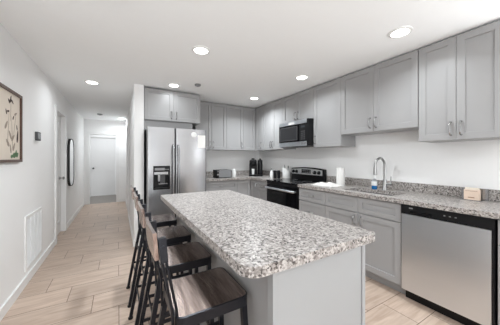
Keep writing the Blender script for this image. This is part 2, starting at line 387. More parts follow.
wall_unit('tall grey single-door wall cabinet on the near side of the microwave', 'W', UX, 1.988, 2.474, UB, UT, 0.29,
          [(1.988, 2.474, UB, UT, (2.435, 1.57))])
wall_unit('shorter grey two-door wall cabinet above the sink and faucet', 'W', UX, 1.092, 1.987, 1.608, UT, 0.29,
          [(1.092, 1.545, 1.608, UT, (1.51, 1.71)), (1.545, 1.987, 1.608, UT, (1.58, 1.71))])
wall_unit('grey two-door wall cabinet above the dishwasher', 'W', UX, 0.505, 1.088, UB, UT, 0.29,
          [(0.505, 0.80, UB, UT, (0.765, 1.56)), (0.80, 1.088, UB, UT, (0.835, 1.56))])

# ------------------------------------------------------------------ base cupboards
BX, BY, BT = 2.29, 3.89, 0.878
def base_unit(label, face, pos, a0, a1, deep, fronts, name='base_cabinet', toe=0.07):
    f = fm(face, pos); c = f((a0+a1)/2, 0, -deep/2)
    r = thing(name, label, 'kitchen cabinet', c, 'grey base cabinets')
    p, q = f(a0, 0.105, -deep), f(a1, BT, 0)
    obj('carcass', B(min(p[0], q[0]), max(p[0], q[0]), min(p[1], q[1])+0.0005, max(p[1], q[1])-0.0005, 0.105, BT), 'cab', r, bevel=0.001, seg=1)
    p, q = f(a0, 0, -deep), f(a1, 0.105, -toe)
    obj('toe_kick', B(min(p[0], q[0]), max(p[0], q[0]), min(p[1], q[1])+0.0005, max(p[1], q[1])-0.0005, 0.0, 0.1045), 'cab', r)
    for fr in fronts: door(r, face, pos, *fr[1:], name=fr[0])
    return r
DR = dict()
def dfr(kind, a0, a1, b0, b1, h=None, vert=False, st=0.05, hl=0.075):
    return (kind, a0, a1, b0, b1, h, 'cab', st, 'nickel', vert, hl)
base_unit('grey base cabinet with one drawer under the toaster', 'S', BY, 1.30, 1.975, 0.57,
          [dfr('drawer_front', 1.30, 1.975, 0.70, 0.872, (1.66, 0.787)), dfr('door', 1.30, 1.638, 0.11, 0.695, (1.60, 0.62), True, 0.058), dfr('door', 1.638, 1.975, 0.11, 0.695, (1.676, 0.62), True, 0.058)])
base_unit('grey blind corner base cabinet with one plain door', 'S', BY, 1.977, 2.289, 0.57, [dfr('door', 1.977, 2.268, 0.11, 0.872, None, True, 0.058)])
base_unit('narrow grey one-door base cabinet beside the inner corner, under the coffee maker', 'W', BX, 3.60, 3.888, 0.56, [dfr('door', 3.60, 3.868, 0.11, 0.872, (3.635, 0.78), True, 0.05)])
base_unit('narrow grey drawer base cabinet on the far side of the range', 'W', BX, 3.27, 3.598, 0.56,
          [dfr('drawer_front', 3.27, 3.598, 0.70, 0.872, (3.434, 0.787)), dfr('drawer_front', 3.27, 3.598, 0.41, 0.695, (3.434, 0.56)), dfr('drawer_front', 3.27, 3.598, 0.11, 0.405, (3.434, 0.27))])
base_unit('grey drawer base cabinet between the range and the sink cabinet', 'W', BX, 1.998, 2.476, 0.56,
          [dfr('drawer_front', 1.998, 2.476, 0.70, 0.872, (2.237, 0.787)), dfr('drawer_front', 1.998, 2.476, 0.41, 0.695, (2.237, 0.56)), dfr('drawer_front', 1.998, 2.476, 0.11, 0.405, (2.237, 0.27))])
# sink cabinet is open inside, so that the basin hangs free
def sink_base():
    a0, a1 = 1.104, 1.996
    r = thing('base_cabinet', 'wide grey two-door sink cabinet with two false drawer fronts', 'kitchen cabinet', (BX+0.28, (a0+a1)/2, 0), 'grey base cabinets')
    t = 0.018
    obj('carcass', boxes((BX, BX+0.56, a0+.0005, a0+t, 0.105, BT), (BX, BX+0.56, a1-t, a1-.0005, 0.105, BT), (BX, BX+0.56, a0+t, a1-t, 0.105, 0.105+t),
                         (BX+0.545, BX+0.56, a0+t, a1-t, 0.105+t, BT), (BX, BX+0.02, a0+t, a1-t, 0.66, BT)), 'cab', r)
    obj('toe_kick', B(BX+0.07, BX+0.085, a0+.0005, a1-.0005, 0, 0.1045), 'cab', r)
    for fr in [dfr('drawer_front', a0, 1.546, 0.70, 0.872), dfr('drawer_front', 1.546, a1, 0.70, 0.872),
               dfr('door', a0, 1.546, 0.11, 0.695, (1.508, 0.615), True, 0.058, 0.09), dfr('door', 1.546, a1, 0.11, 0.695, (1.584, 0.615), True, 0.058, 0.09)]:
        door(r, 'W', BX, *fr[1:], name=fr[0])
sink_base()
base_unit('narrow grey end cabinet right of the dishwasher', 'W', BX, 0.02, 0.488, 0.56, [dfr('drawer_front', 0.02, 0.488, 0.70, 0.872, (0.25, 0.787)), dfr('door', 0.02, 0.488, 0.11, 0.695, (0.07, 0.6), True, 0.058)])

# ------------------------------------------------------------------ worktops
CT, CB = 0.92, 0.88
r = thing('worktop', 'L-shaped speckled granite worktop in the far corner, left of the range', 'countertop', (1.9, 4.1, CB))
bm = NB()
prism(bm, [(1.285, 3.84), (2.245, 3.84), (2.245, 3.268), (2.878, 3.268), (2.878, 4.488), (1.285, 4.488)], lambda p: (p[0], p[1], CB), lambda p: (p[0], p[1], CT))
obj('slab', bm, 'granite', r, bevel=0.004)
obj('backsplash', boxes((1.285, 2.856, 4.466, 4.488, CT+0.0005, 1.02), (2.856, 2.878, 3.268, 4.488, CT+0.0005, 1.02)), 'granite', r, bevel=0.002)
r = thing('worktop', 'long speckled granite worktop with the sink, right of the range', 'countertop', (2.56, 1.2, CB))
SX0, SX1, SY0, SY1 = 2.37, 2.67, 1.24, 1.80
bm = NB()
box(bm, 2.245, SX0, 0.0, 2.478, CB, CT); box(bm, SX1, 2.878, 0.0, 2.478, CB, CT)
box(bm, SX0, SX1, 0.0, SY0, CB, CT); box(bm, SX0, SX1, SY1, 2.478, CB, CT)
obj('slab', bm, 'granite', r)
obj('backsplash', B(2.856, 2.878, 0.0, 2.478, CT+0.0005, 1.02), 'granite', r, bevel=0.002)
# sink
r = thing('kitchen_sink', 'undermount stainless sink basin set in the granite worktop', 'sink', (2.52, 1.52, 0.72))
bm = NB(); e = 0.012
def loop(x0, x1, y0, y1, z, rr): return [bm.verts.new((px, py, z)) for px, py in rrect(x0, x1, y0, y1, rr, 5)]
Ls = [loop(SX0-e, SX1+e, SY0-e, SY1+e, 0.8785, 0.03), loop(SX0-0.002, SX1+0.002, SY0-0.002, SY1+0.002, 0.8785, 0.03), loop(SX0+0.01, SX1-0.01, SY0+0.01, SY1-0.01, 0.74, 0.04), loop(SX0+0.03, SX1-0.03, SY0+0.03, SY1-0.03, 0.722, 0.04)]
bm.faces.new(Ls[-1])
for a, b in zip(Ls, Ls[1:]):
    for k in range(len(a)): bm.faces.new((a[k], a[(k+1) % len(a)], b[(k+1) % len(a)], b[k]))
o = obj('basin', bm, 'steel', r, smooth=True)
sm = o.modifiers.new('thick', 'SOLIDIFY'); sm.thickness = 0.0015; sm.offset = 0
obj('drain', lathe(NB(), [(0.04, 0), (0.04, 0.003), (0.03, 0.004), (0, 0.002)], (2.52, 1.52, 0.723), 20), 'chrome', r, smooth=True)

# faucet
FXx, FYy = 2.745, 1.515
r = thing('faucet', 'tall brushed gooseneck faucet behind the sink', 'faucet', (FXx, FYy, CT+0.0006))
obj('base', lathe(NB(), [(0.027, 0), (0.027, 0.01), (0.022, 0.016), (0.021, 0.12), (0.014, 0.128), (0, 0.128)], (FXx, FYy, CT+0.0006), 20), 'nickel', r, smooth=True)
pts = [(FXx, FYy, CT+0.125), (FXx, FYy, CT+0.29)]
dx, dy = -0.99, 0.10; R_ = 0.085
for k in range(1, 13):
    a = PI*k/12; pts.append((FXx+dx*R_*(1-math.cos(a)), FYy+dy*R_*(1-math.cos(a)), CT+0.29+R_*math.sin(a)))
pts.append((FXx+dx*2.02*R_, FYy+dy*2.02*R_, CT+0.27))
obj('gooseneck', tube(NB(), pts, 0.0145, 12), 'nickel', r, smooth=True)
ex, ey = FXx+dx*2.02*R_, FYy+dy*2.02*R_
obj('spray_head', lathe(NB(), [(0.0, -0.09), (0.017, -0.09), (0.019, -0.07), (0.015, 0), (0.0, 0)], (ex, ey, CT+0.272), 16), 'nickel', r, smooth=True)
bm = NB(); tube(bm, [(FXx, FYy, CT+0.075), (FXx, FYy-0.075, CT+0.075)], 0.013, 12); tube(bm, [(FXx, FYy-0.066, CT+0.08), (FXx, FYy-0.072, CT+0.165)], [0.008, 0.006], 10)
obj('lever', bm, 'nickel', r, smooth=True)

# ------------------------------------------------------------------ island
r = thing('kitchen_island', 'light grey kitchen island base under the granite top', 'kitchen island', (0.81, 1.57, 0))
IX0, IX1, IY0, IY1 = 0.525, 1.10, 0.715, 2.43
obj('body', B(IX0+0.012, IX1-0.02, IY0+0.012, IY1-0.012, 0.105, BT), 'island', r)
obj('plinth', B(IX0+0.012, IX1-0.09, IY0+0.03, IY1-0.03, 0, 0.1045), 'island', r)
obj('end_panel', B(IX0+0.001, IX1-0.021, IY0, IY0+0.0115, 0.0, BT), 'island', r, bevel=0.001)
obj('end_panel', B(IX0+0.001, IX1-0.021, IY1-0.0115, IY1, 0.0, BT), 'island', r, bevel=0.001)
obj('corner_post', B(IX1-0.0195, IX1+0.005, IY0-0.006, IY0+0.03, 0.0, BT), 'island', r, bevel=0.002)
obj('corner_post', B(IX0-0.008, IX0+0.0005, IY0-0.006, IY0+0.03, 0.0, BT), 'island', r, bevel=0.002)
obj('back_panel', B(IX0, IX0+0.0115, IY0+0.031, IY1-0.012, 0.0, BT), 'cab', r)
for k in range(3):
    y0 = IY0+0.04+k*0.555; d = obj('door', shaker('E', IX1-0.0195, y0, y0+0.55, 0.11, 0.872), 'cab', r)
    obj('handle', pull('E', IX1, y0+0.05, 0.78, 0.1), 'nickel', d, smooth=True)
r = thing('island_worktop', 'large rectangular speckled granite island top with rounded corners', 'countertop', (0.755, 1.57, CB))
bm = NB(); prism(bm, rrect(0.375, 1.14, 0.665, 2.475, (0.07, 0.03, 0.03, 0.03), 8), lambda p: (p[0], p[1], CB-0.0005), lambda p: (p[0], p[1], CT))
obj('slab', bm, 'granite', r, bevel=0.006)
obj('shade_board', boxes((0.387, 0.516, 0.74, 2.44, 0.866, 0.879)), 'shadebd', r)  # unseen dark board added to keep light off the seats below

# ------------------------------------------------------------------ refrigerator
FX0, FX1, FS, FF = 0.357, 1.232, 0.747, 3.50
r = thing('refrigerator', 'stainless side-by-side refrigerator with water dispenser in the left door', 'refrigerator', (0.795, 3.95, 0))
obj('body', B(FX0+0.008, FX1-0.008, FF+0.075, 4.42, 0.03, 1.73), 'dgrey', r, bevel=0.006)
obj('kick_grille', boxes(*[(FX0+0.02, FX1-0.02, FF+0.06, FF+0.074, 0.032+0.014*k, 0.041+0.014*k) for k in range(4)]), 'black', r)
for sx in (FX0+0.06, FX1-0.06):
    for sy in (FF+0.15, 4.3): obj('foot', lathe(NB(), [(0.02, 0), (0.02, 0.0295)], (sx, sy, 0), 12), 'black', r)
def frdoor(x0, x1):
    bm = NB(); prism(bm, rrect(x0, x1, FF, FF+0.07, (0.02, 0.02, 0.004, 0.004), 5), lambda p: (p[0], p[1], 0.1), lambda p: (p[0], p[1], 1.748)); return bm
DX0, DX1, DZ0, DZ1 = 0.436, 0.668, 0.84, 1.185
# left door has a real niche for the dispenser
bm = NB()
box(bm, DX0, DX1, FF+0.062, FF+0.07, DZ0, DZ1)
box(bm, DX0, DX1, FF, FF+0.07, 0.1, DZ0); box(bm, DX0, DX1, FF, FF+0.07, DZ1, 1.748)
prism(bm, rrect(FX0, DX0, FF, FF+0.07, (0.02, 0, 0, 0.004), 5), lambda p: (p[0], p[1], 0.1), lambda p: (p[0], p[1], 1.748))
prism(bm, rrect(DX1, FS-0.003, FF, FF+0.07, (0, 0.02, 0.004, 0), 5), lambda p: (p[0], p[1], 0.1), lambda p: (p[0], p[1], 1.748))
bmesh.ops.remove_doubles(bm, verts=bm.verts, dist=1e-5)
ld = obj('door', bm, 'steel', r)
rd = obj('door', frdoor(FS+0.003, FX1), 'steel', r, smooth=True)
def fr_handle(x):
    bm = NB(); y = FF-0.055
    tube(bm, [(x, FF+0.002, 0.60), (x, y+0.012, 0.615), (x, y, 0.66), (x, y-0.006, 1.05), (x, y, 1.43), (x, y+0.012, 1.475), (x, FF+0.002, 1.49)], 0.0145, 12); return bm
obj('handle', fr_handle(FS-0.037), 'steel', ld, smooth=True)
obj('handle', fr_handle(FS+0.037), 'steel', rd, smooth=True)
dp = obj('dispenser', boxes((DX0+0.001, DX0+0.014, FF-0.006, FF+0.06, DZ0+0.001, DZ1-0.001), (DX1-0.014, DX1-0.001, FF-0.006, FF+0.06, DZ0+0.001, DZ1-0.001),
    (DX0+0.014, DX1-0.014, FF-0.006, FF+0.06, DZ1-0.13, DZ1-0.001), (DX0+0.014, DX1-0.014, FF-0.006, FF+0.06, DZ0+0.001, DZ0+0.022), (DX0+0.014, DX1-0.014, FF+0.05, FF+0.06, DZ0+0.022, DZ1-0.13)), 'blackd', r)
obj('control_panel', B(DX0+0.02, DX1-0.075, FF-0.009, FF-0.0065, DZ1-0.065, DZ1-0.03), 'mgrey', dp, bevel=0.001)
obj('trim_band', B(DX0+0.012, DX1-0.03, FF-0.012, FF-0.0065, DZ1-0.125, DZ1-0.088), 'steel', dp, bevel=0.002)
obj('paddle', boxes((0.535, 0.60, FF+0.012, FF+0.022, DZ0+0.085, DZ1-0.1305)), 'dgrey', dp, bevel=0.002)
obj('nozzle', boxes((0.50, 0.53, FF+0.002, FF+0.03, DZ0+0.12, DZ1-0.1305), (0.51, 0.63, FF+0.0, FF+0.008, DZ0+0.075, DZ0+0.09)), 'steel', dp, bevel=0.002)
obj('buttons', boxes(*[(DX1-0.066+0.018*k, DX1-0.054+0.018*k, FF-0.008, FF-0.0065, DZ1-0.06, DZ1-0.045) for k in range(3)]), 'mgrey', dp)
t = obj('note_sheet', B(1.09, 1.212, FF-0.0025, FF-0.0005, 1.46, 1.66), 'paper'); t['label'] = 'white sheet of paper stuck on the refrigerator right door'; t['category'] = 'paper'
t = obj('magnet', lathe(NB(), [(0.042, -0.0005), (0.042, -0.006), (0.036, -0.008), (0, -0.008)], (1.025, FF, 1.665), 24, 'y'), 'white', smooth=True); t['label'] = 'round white magnet beside the paper on the refrigerator door'; t['category'] = 'magnet'

# ------------------------------------------------------------------ range
RY0, RY1 = 2.486, 3.26
r = thing('range', 'freestanding stainless and black electric range with rear control panel', 'stove', (2.56, 2.87, 0))
RC = (RY0+RY1)/2
obj('body', B(2.275, 2.83, RY0, RY1, 0.03, 0.905), 'black', r, bevel=0.003)
for x in (2.33, 2.78):
    for y in (RY0+0.03, RY1-0.06): obj('foot', B(x, x+0.03, y, y+0.03, 0, 0.0295), 'black', r)
ct = obj('cooktop', B(2.235, 2.80, RY0-0.002, RY1+0.002, 0.9055, 0.922), 'blackgl', r, bevel=0.004)
for (x, y, rr) in ((2.40, RY0+0.2, 0.10), (2.40, RY1-0.2, 0.075), (2.64, RY0+0.2, 0.075), (2.64, RY1-0.2, 0.10)):
    obj('burner_ring', tube(NB(), [(x+rr*math.cos(2*PI*k/32), y+rr*math.sin(2*PI*k/32), 0.922) for k in range(32)], 0.0012, 6, True), 'mgrey', ct)
od = obj('oven_door', B(2.242, 2.274, RY0+0.004, RY1-0.004, 0.235, 0.845), 'blackgl', r, bevel=0.004)
obj('window', B(2.2395, 2.2415, RY0+0.14, RY1-0.14, 0.38, 0.68), 'blackgl', od, bevel=0.0005)
bm = NB(); tube(bm, [(2.205, RY0+0.02, 0.80), (2.195, RY0+0.06, 0.80), (2.195, RY1-0.06, 0.80), (2.205, RY1-0.02, 0.80)], 0.016, 12)
for y in (RY0+0.04, RY1-0.04): box(bm, 2.2, 2.243, y-0.012, y+0.012, 0.79, 0.81)
obj('handle', bm, 'steelh', od, smooth=True)
obj('vent_strip', B(2.246, 2.274, RY0+0.004, RY1-0.004, 0.852, 0.902), 'black', r, bevel=0.002)
dw = obj('drawer', B(2.246, 2.274, RY0+0.004, RY1-0.004, 0.06, 0.228), 'steelh', r, bevel=0.004)
# backguard with an arched top
bm = NB()
prof = [(RY0, 0.906), (RY1, 0.906), (RY1, 1.115)] + [(RY1-(RY1-RY0)*k/12, 1.118+0.022*math.sin(PI*k/12)) for k in range(1, 12)] + [(RY0, 1.115)]
prism(bm, prof, lambda p: (2.805, p[0], p[1]), lambda p: (2.855, p[0], p[1]))
bgd = obj('backguard', bm, 'black', r, bevel=0.003)
bm = NB(); prism(bm, [(RY0+0.035, 1.015), (RY1-0.03, 1.015), (RY1-0.02, 1.10)] + [(RY1-0.02-(RY1-RY0-0.055)*k/10, 1.10+0.02*math.sin(PI*k/10)) for k in range(1, 10)] + [(RY0+0.035, 1.10)],
                 lambda p: (2.7965, p[0], p[1]), lambda p: (2.8045, p[0], p[1]))
cp = obj('control_panel', bm, 'panelst', r, bevel=0.002)
obj('display', B(2.7935, 2.796, RC-0.11, RC+0.11, 1.035, 1.105), 'blackgl', cp, bevel=0.001)
obj('button', boxes(*[(2.7925, 2.7934, RC-0.095+0.05*k, RC-0.065+0.05*k, z, z+0.012) for k in range(4) for z in (1.045, 1.075)]), 'mgrey', cp)
for y in (RY0+0.095, RY0+0.185, RY1-0.15, RY1-0.07):
    k = obj('knob', lathe(NB(), [(0.031, 0), (0.031, -0.006), (0.026, -0.01), (0.024, -0.028), (0.02, -0.032), (0, -0.032)], (2.796, y, 1.06), 22, 'x'), 'black', cp, smooth=True)
    obj('pointer', B(2.7625, 2.7637, y-0.002, y+0.002, 1.06, 1.08), 'white', k)

# ------------------------------------------------------------------ microwave
MX, MY0, MY1, MZ0, MZ1 = 2.475, 2.482, 3.208, 1.487, 1.90
r = thing('microwave', 'stainless over-the-range microwave with black glass door', 'microwave', (2.68, 2.845, MZ0))
obj('body', B(MX+0.032, 2.87, MY0, MY1, MZ0, MZ1), 'black', r, bevel=0.003)
obj('top_band', B(MX-0.002, MX+0.031, MY0+0.045, MY1, MZ1-0.058, MZ1), 'steelh', r, bevel=0.003)
md = obj('door', B(MX, MX+0.031, MY0+0.22, MY1, MZ0+0.075, MZ1-0.06), 'blackgl', r, bevel=0.003)
obj('window', boxes((MX-0.002, MX-0.0003, MY0+0.27, MY1-0.05, MZ0+0.115, MZ1-0.10)), 'micwin', md, bevel=0.0005)
obj('window_border', boxes((MX-0.004, MX-0.0003, MY0+0.255, MY0+0.268, MZ0+0.10, MZ1-0.085), (MX-0.004, MX-0.0003, MY1-0.048, MY1-0.035, MZ0+0.10, MZ1-0.085),
    (MX-0.004, MX-0.0003, MY0+0.268, MY1-0.048, MZ0+0.10, MZ0+0.113), (MX-0.004, MX-0.0003, MY0+0.268, MY1-0.048, MZ1-0.098, MZ1-0.085)), 'dgrey', md)
kp = obj('control_panel', B(MX, MX+0.031, MY0, MY0+0.217, MZ0+0.075, MZ1-0.0005), 'black', r, bevel=0.002) if False else obj('control_panel', boxes((MX, MX+0.031, MY0+0.045, MY0+0.217, MZ0+0.075, MZ1-0.06), (MX-0.004, MX+0.031, MY0, MY0+0.0445, MZ0+0.001, MZ1)), 'black', r)
obj('clock', B(MX-0.0015, MX-0.0003, MY0+0.09, MY0+0.175, MZ1-0.125, MZ1-0.095), 'display', kp)
obj('keypad', boxes(*[(MX-0.0015, MX-0.0003, MY0+0.085+0.033*i, MY0+0.108+0.033*i, MZ0+0.10+0.03*j, MZ0+0.118+0.03*j) for i in range(3) for j in range(5)]), 'dgrey', kp)
obj('bottom_band', B(MX-0.002, MX+0.031, MY0+0.045, MY1, MZ0+0.004, MZ0+0.073), 'steelh', r, bevel=0.003)
obj('badge', B(MX-0.0045, MX-0.0024, MY0+0.33, MY0+0.47, MZ1-0.05, MZ1-0.012), 'white', r)
obj('sticker', B(MX-0.003, MX-0.0024, MY0+0.06, MY0+0.16, MZ0+0.02, MZ0+0.06), 'mgrey', r)

# ------------------------------------------------------------------ dishwasher
WY0, WY1 = 0.495, 1.098
r = thing('dishwasher', 'stainless dishwasher with black control strip under the near worktop', 'dishwasher', (2.55, 0.797, 0))
obj('tub', B(2.285, 2.84, WY0+0.004, WY1-0.004, 0.105, 0.874), 'black', r)
obj('door', B(2.252, 2.284, WY0+0.018, WY1-0.006, 0.105, 0.792), 'steelh', r, bevel=0.005)
cpn = obj('control_panel', boxes((2.252, 2.284, WY0+0.003, WY1-0.003, 0.796, 0.874)), 'black', r, bevel=0.004)
obj('pocket_handle', boxes((2.246, 2.2515, 0.86, 1.02, 0.812, 0.83)), 'blackgl', cpn, bevel=0.002)
obj('indicator', boxes(*[(2.2507, 2.2516, 0.70+0.035*k, 0.712+0.035*k, 0.834, 0.842) for k in range(3)], (2.2507, 2.2516, 1.0, 1.03, 0.846, 0.858)), 'mgrey', cpn)
obj('side_strip', B(2.256, 2.284, WY0+0.003, WY0+0.0165, 0.105, 0.794), 'black', r)
obj('toe_kick', B(2.33, 2.345, WY0+0.004, WY1-0.004, 0.0, 0.1045), 'black', r)

# ------------------------------------------------------------------ bar stools
def make_stool(label):
    r = thing('bar_stool', label, 'bar stool', (0.345, 0, 0), 'bar stools along the island')
    x0, x1, hw, zs = 0.188, 0.498, 0.150, 0.70
    bm = NB(); prism(bm, rrect(x0+0.0045, x1-0.0045, -hw+0.0045, hw-0.0045, 0.028, 6), lambda p: (p[0], p[1], zs-0.012), lambda p: (p[0], p[1], zs))
    obj('seat', bm, 'wood', r, bevel=0.0015)
    # apron ring under the seat
    bm = NB(); o1 = rrect(x0-0.003, x1+0.003, -hw-0.003, hw+0.003, 0.034, 6); i1 = rrect(x0+0.004, x1-0.004, -hw+0.004, hw-0.004, 0.028, 6); n = len(o1)
    V = [[bm.verts.new((p[0], p[1], z)) for p in l] for l, z in ((o1, zs-0.044), (o1, zs-0.0015), (i1, zs-0.0005), (i1, zs-0.044))]
    for q in range(4):
        a, b = V[q], V[(q+1) % 4]
        for k in range(n): bm.faces.new((a[k], a[(k+1) % n], b[(k+1) % n], b[k]))
    obj('seat_rim', bm, 'gunmetal', r)
    legs = {}
    for sx, sy in ((-1, -1), (-1, 1), (1, -1), (1, 1)):
        tp = Vector((x0+0.02 if sx < 0 else x1-0.02, sy*(hw-0.02), zs-0.015)); bt = Vector((0.088 if sx < 0 else x1+0.006, sy*(hw+0.012), 0.012))
        legs[sx, sy] = (tp, bt)
        lg = obj('leg', bar(NB(), bt, tp, 0.024, 0.024), 'gunmetal', r, bevel=0.003)
        obj('foot_pad', lathe(NB(), [(0.017, 0), (0.019, 0.004), (0.017, 0.014), (0, 0.014)], (bt.x, bt.y, 0), 14), 'black', lg, smooth=True)
    def at(k, z): tp, bt = legs[k]; u = (z-bt.z)/(tp.z-bt.z); return bt+(tp-bt)*u
    for z in (0.54, 0.40, 0.25):
        for sy in (-1, 1): obj('side_rung', bar(NB(), at((-1, sy), z), at((1, sy), z), 0.008, 0.018, (0, 1, 0)), 'gunmetal', r)
    obj('footrest', bar(NB(), at((1, -1), 0.26), at((1, 1), 0.26), 0.018, 0.018), 'gunmetal', r)
    for z in (0.44, 0.26): obj('rear_rung', bar(NB(), at((-1, -1), z), at((-1, 1), z), 0.008, 0.02), 'gunmetal', r)
    # back
    for sy in (-1, 1):
        bm = NB(); y = sy*(hw-0.024)
        for dxx in (0, 0.016):
            tube(bm, [(0.180+dxx, y, 0.60), (0.177+dxx, y, 0.72), (0.139+dxx*0.8, y, 0.93)], 0.0055, 8)
        bar(bm, (0.1475, y, 0.915), (0.1395, y, 1.006), 0.027, 0.022)
        up = obj('back_post', bm, 'gunmetal', r)
        obj('bolt', lathe(NB(), [(0.006, 0), (0.006, sy*0.004), (0, sy*0.005)], (0.142, y+sy*0.011, 0.975), 10, 'y'), 'gunmetal', up)
    bm = NB(); N_ = 10
    def arc(off): return [(0.118+off-0.004*(1-((2*k/N_)-1)**2), -hw+0.016+(2*hw-0.032)*k/N_) for k in range(N_+1)]
    poly = arc(-0.008)+arc(0.0055)[::-1]
    prism(bm, poly, lambda p: (p[0]+0.005, p[1], 0.928), lambda p: (p[0]-0.003, p[1], 1.028))
    obj('backrest', bm, 'wood', r, bevel=0.003)
    return r
def copy_thing(src, loc, label):
    c = src.copy(); COL.objects.link(c); c.location = loc; c['label'] = label
    for ch in list(src.children):
        d = ch.copy(); COL.objects.link(d); d.parent = c
        for g in list(ch.children):
            e_ = g.copy(); COL.objects.link(e_); e_.parent = d
    return c
first = make_stool('black metal bar stool with dark wood seat, nearest the camera of the four')
first.location.y = 1.01
for y, lab in ((1.455, 'dark bar stool at the island, second from the camera'), (1.905, 'dark bar stool at the island, third from the camera'), (2.40, 'dark bar stool at the far end of the island, closest to the refrigerator')):
    copy_thing(first, (0.345, y, 0), lab)

# ------------------------------------------------------------------ small things on the worktops
Z = CT+0.0005
r = thing('toaster', 'grey two-slot toaster on the back worktop beside the refrigerator', 'toaster', (1.7350, 4.05, Z))
bm = NB(); prism(bm, rrect(1.6450, 1.9000, Z+0.012, Z+0.155, (0.01, 0.01, 0.02, 0.02), 5), lambda p: (p[0], 3.97, p[1]), lambda p: (p[0], 4.15, p[1]))
obj('body', bm, 'mgrey', r, bevel=0.006)
obj('base', B(1.5900, 1.9050, 3.968, 4.152, Z, Z+0.0118), 'black', r)
obj('slot', B(1.6850, 1.8650, 4.02, 4.045, Z+0.1552, Z+0.157), 'black', r)
obj('slot', B(1.6850, 1.8650, 4.085, 4.11, Z+0.1552, Z+0.157), 'black', r)
obj('end_panel', B(1.5930, 1.6440, 3.969, 4.151, Z+0.012, Z+0.15), 'black', r, bevel=0.006)
obj('dial', lathe(NB(), [(0.02, 0), (0.018, -0.01), (0, -0.01)], (1.6190, 3.9685, Z+0.07), 16, 'y'), 'steel', r, smooth=True)
obj('lever', B(1.6050, 1.6330, 3.955, 3.9685, Z+0.115, Z+0.13), 'steel', r, bevel=0.002)
obj('edge_trim', B(1.9005, 1.9130, 3.98, 4.14, Z+0.012, Z+0.14), 'black', r, bevel=0.003)
r = thing('canister', 'white lidded canister standing right of the toaster', 'canister', (2.02, 4.1, Z))
obj('body', lathe(NB(), [(0.04, 0), (0.043, 0.006), (0.043, 0.12), (0.04, 0.126)], (2.02, 4.10, Z), 24), 'white', r, smooth=True)
obj('lid', lathe(NB(), [(0.044, 0.1265), (0.044, 0.146), (0.03, 0.152), (0.01, 0.153), (0.012, 0.17), (0, 0.172)], (2.02, 4.10, Z), 24), 'white', r, smooth=True)

r = thing('coffee_maker', 'black twin coffee maker in the corner of the back worktop', 'coffee maker', (2.40, 4.05, Z))
cx, cy = 2.53, 4.08
def rot(bm, c, a): bm.transform(Matrix.Translation(Vector(c)) @ Matrix.Rotation(a, 4, 'Z') @ Matrix.Translation(-Vector(c))); return bm
def scl(bm): bm.transform(Matrix.Translation((cx, cy, Z)) @ Matrix.Diagonal((1.12, 1.12, 1.04, 1)) @ Matrix.Translation((-cx, -cy, -Z))); return bm
def cm(name, bm, m, par, smooth=False, bevel=0.0): return obj(name, scl(rot(bm, (cx, cy, 0), -0.55)), m, par, smooth=smooth, bevel=bevel)
cm('base', B(cx-0.13, cx+0.12, cy-0.12, cy+0.10, Z, Z+0.035), 'black', r, bevel=0.006)
cm('column', B(cx-0.12, cx+0.02, cy+0.02, cy+0.10, Z+0.0355, Z+0.25), 'black', r, bevel=0.012)
cm('brew_head', lathe(NB(), [(0.03, -0.03), (0.05, -0.01), (0.068, 0.0), (0.07, 0.06), (0.06, 0.09), (0.03, 0.102), (0, 0.104)], (cx-0.055, cy-0.02, Z+0.235), 26), 'black', r, True)
cm('side_arm', boxes((cx-0.125, cx-0.10, cy-0.06, cy+0.05, Z+0.0355, Z+0.24)), 'black', r, bevel=0.008)
cm('handle', tube(NB(), [(cx-0.10, cy-0.06, Z+0.30), (cx-0.10, cy-0.115, Z+0.315), (cx-0.01, cy-0.115, Z+0.315), (cx-0.01, cy-0.06, Z+0.30)], 0.007, 8), 'black', r, True)
cm('water_tank', lathe(NB(), [(0.046, 0), (0.048, 0.01), (0.048, 0.27), (0.04, 0.29), (0.018, 0.296), (0.018, 0.315), (0, 0.318)], (cx+0.078, cy+0.01, Z+0.0355), 24), 'black', r, True)
cm('cup', lathe(NB(), [(0.022, 0), (0.028, 0.11), (0.025, 0.11), (0.02, 0.005), (0, 0.005)], (cx-0.055, cy-0.055, Z+0.036), 20), 'white', r, True)
cm('grip_top', lathe(NB(), [(0.028, 0), (0.028, 0.015), (0.018, 0.022), (0, 0.022)], (cx-0.055, cy-0.02, Z+0.3385), 20), 'black', r, True)

r = thing('soap_pump', 'white pump bottle behind the black shakers by the range', 'bottle', (2.47, 3.43, Z))
obj('bottle', lathe(NB(), [(0.03, 0), (0.033, 0.006), (0.031, 0.11), (0.02, 0.13), (0.012, 0.135), (0.012, 0.155)], (2.47, 3.43, Z), 22), 'white', r, smooth=True)
obj('pump', tube(NB(), [(2.47, 3.43, Z+0.1555), (2.47, 3.43, Z+0.18), (2.447, 3.41, Z+0.183)], 0.006, 8), 'dgrey', r, smooth=True)
def shaker_pot(x, y, lab):
    r = thing('grinder', lab, 'grinder', (x, y, Z), 'black grinders by the range')
    obj('body', lathe(NB(), [(0.03, 0), (0.031, 0.01), (0.028, 0.06), (0.03, 0.115)], (x, y, Z), 20), 'black', r, smooth=True)
    obj('cap', lathe(NB(), [(0.031, 0.1155), (0.031, 0.14), (0.024, 0.152), (0, 0.154)], (x, y, Z), 20), 'blackgl', r, smooth=True)
shaker_pot(2.49, 3.35, 'black grinder beside the white pump bottle, left of its pair')
shaker_pot(2.575, 3.30, 'black grinder touching the white crock, right of its pair') if False else shaker_pot(2.56, 3.333, 'black grinder next to the white utensil pitcher, right of its pair')
r = thing('utensil_pitcher', 'white spouted pitcher holding utensils, in the corner behind the range', 'pitcher', (2.765, 3.362, Z))
ux, uy = 2.765, 3.362
pa = lathe(NB(), [(0.07, 0), (0.076, 0.008), (0.074, 0.08), (0.066, 0.17), (0.062, 0.17), (0.069, 0.08), (0.07, 0.014), (0, 0.014)], (ux, uy, Z), 30)
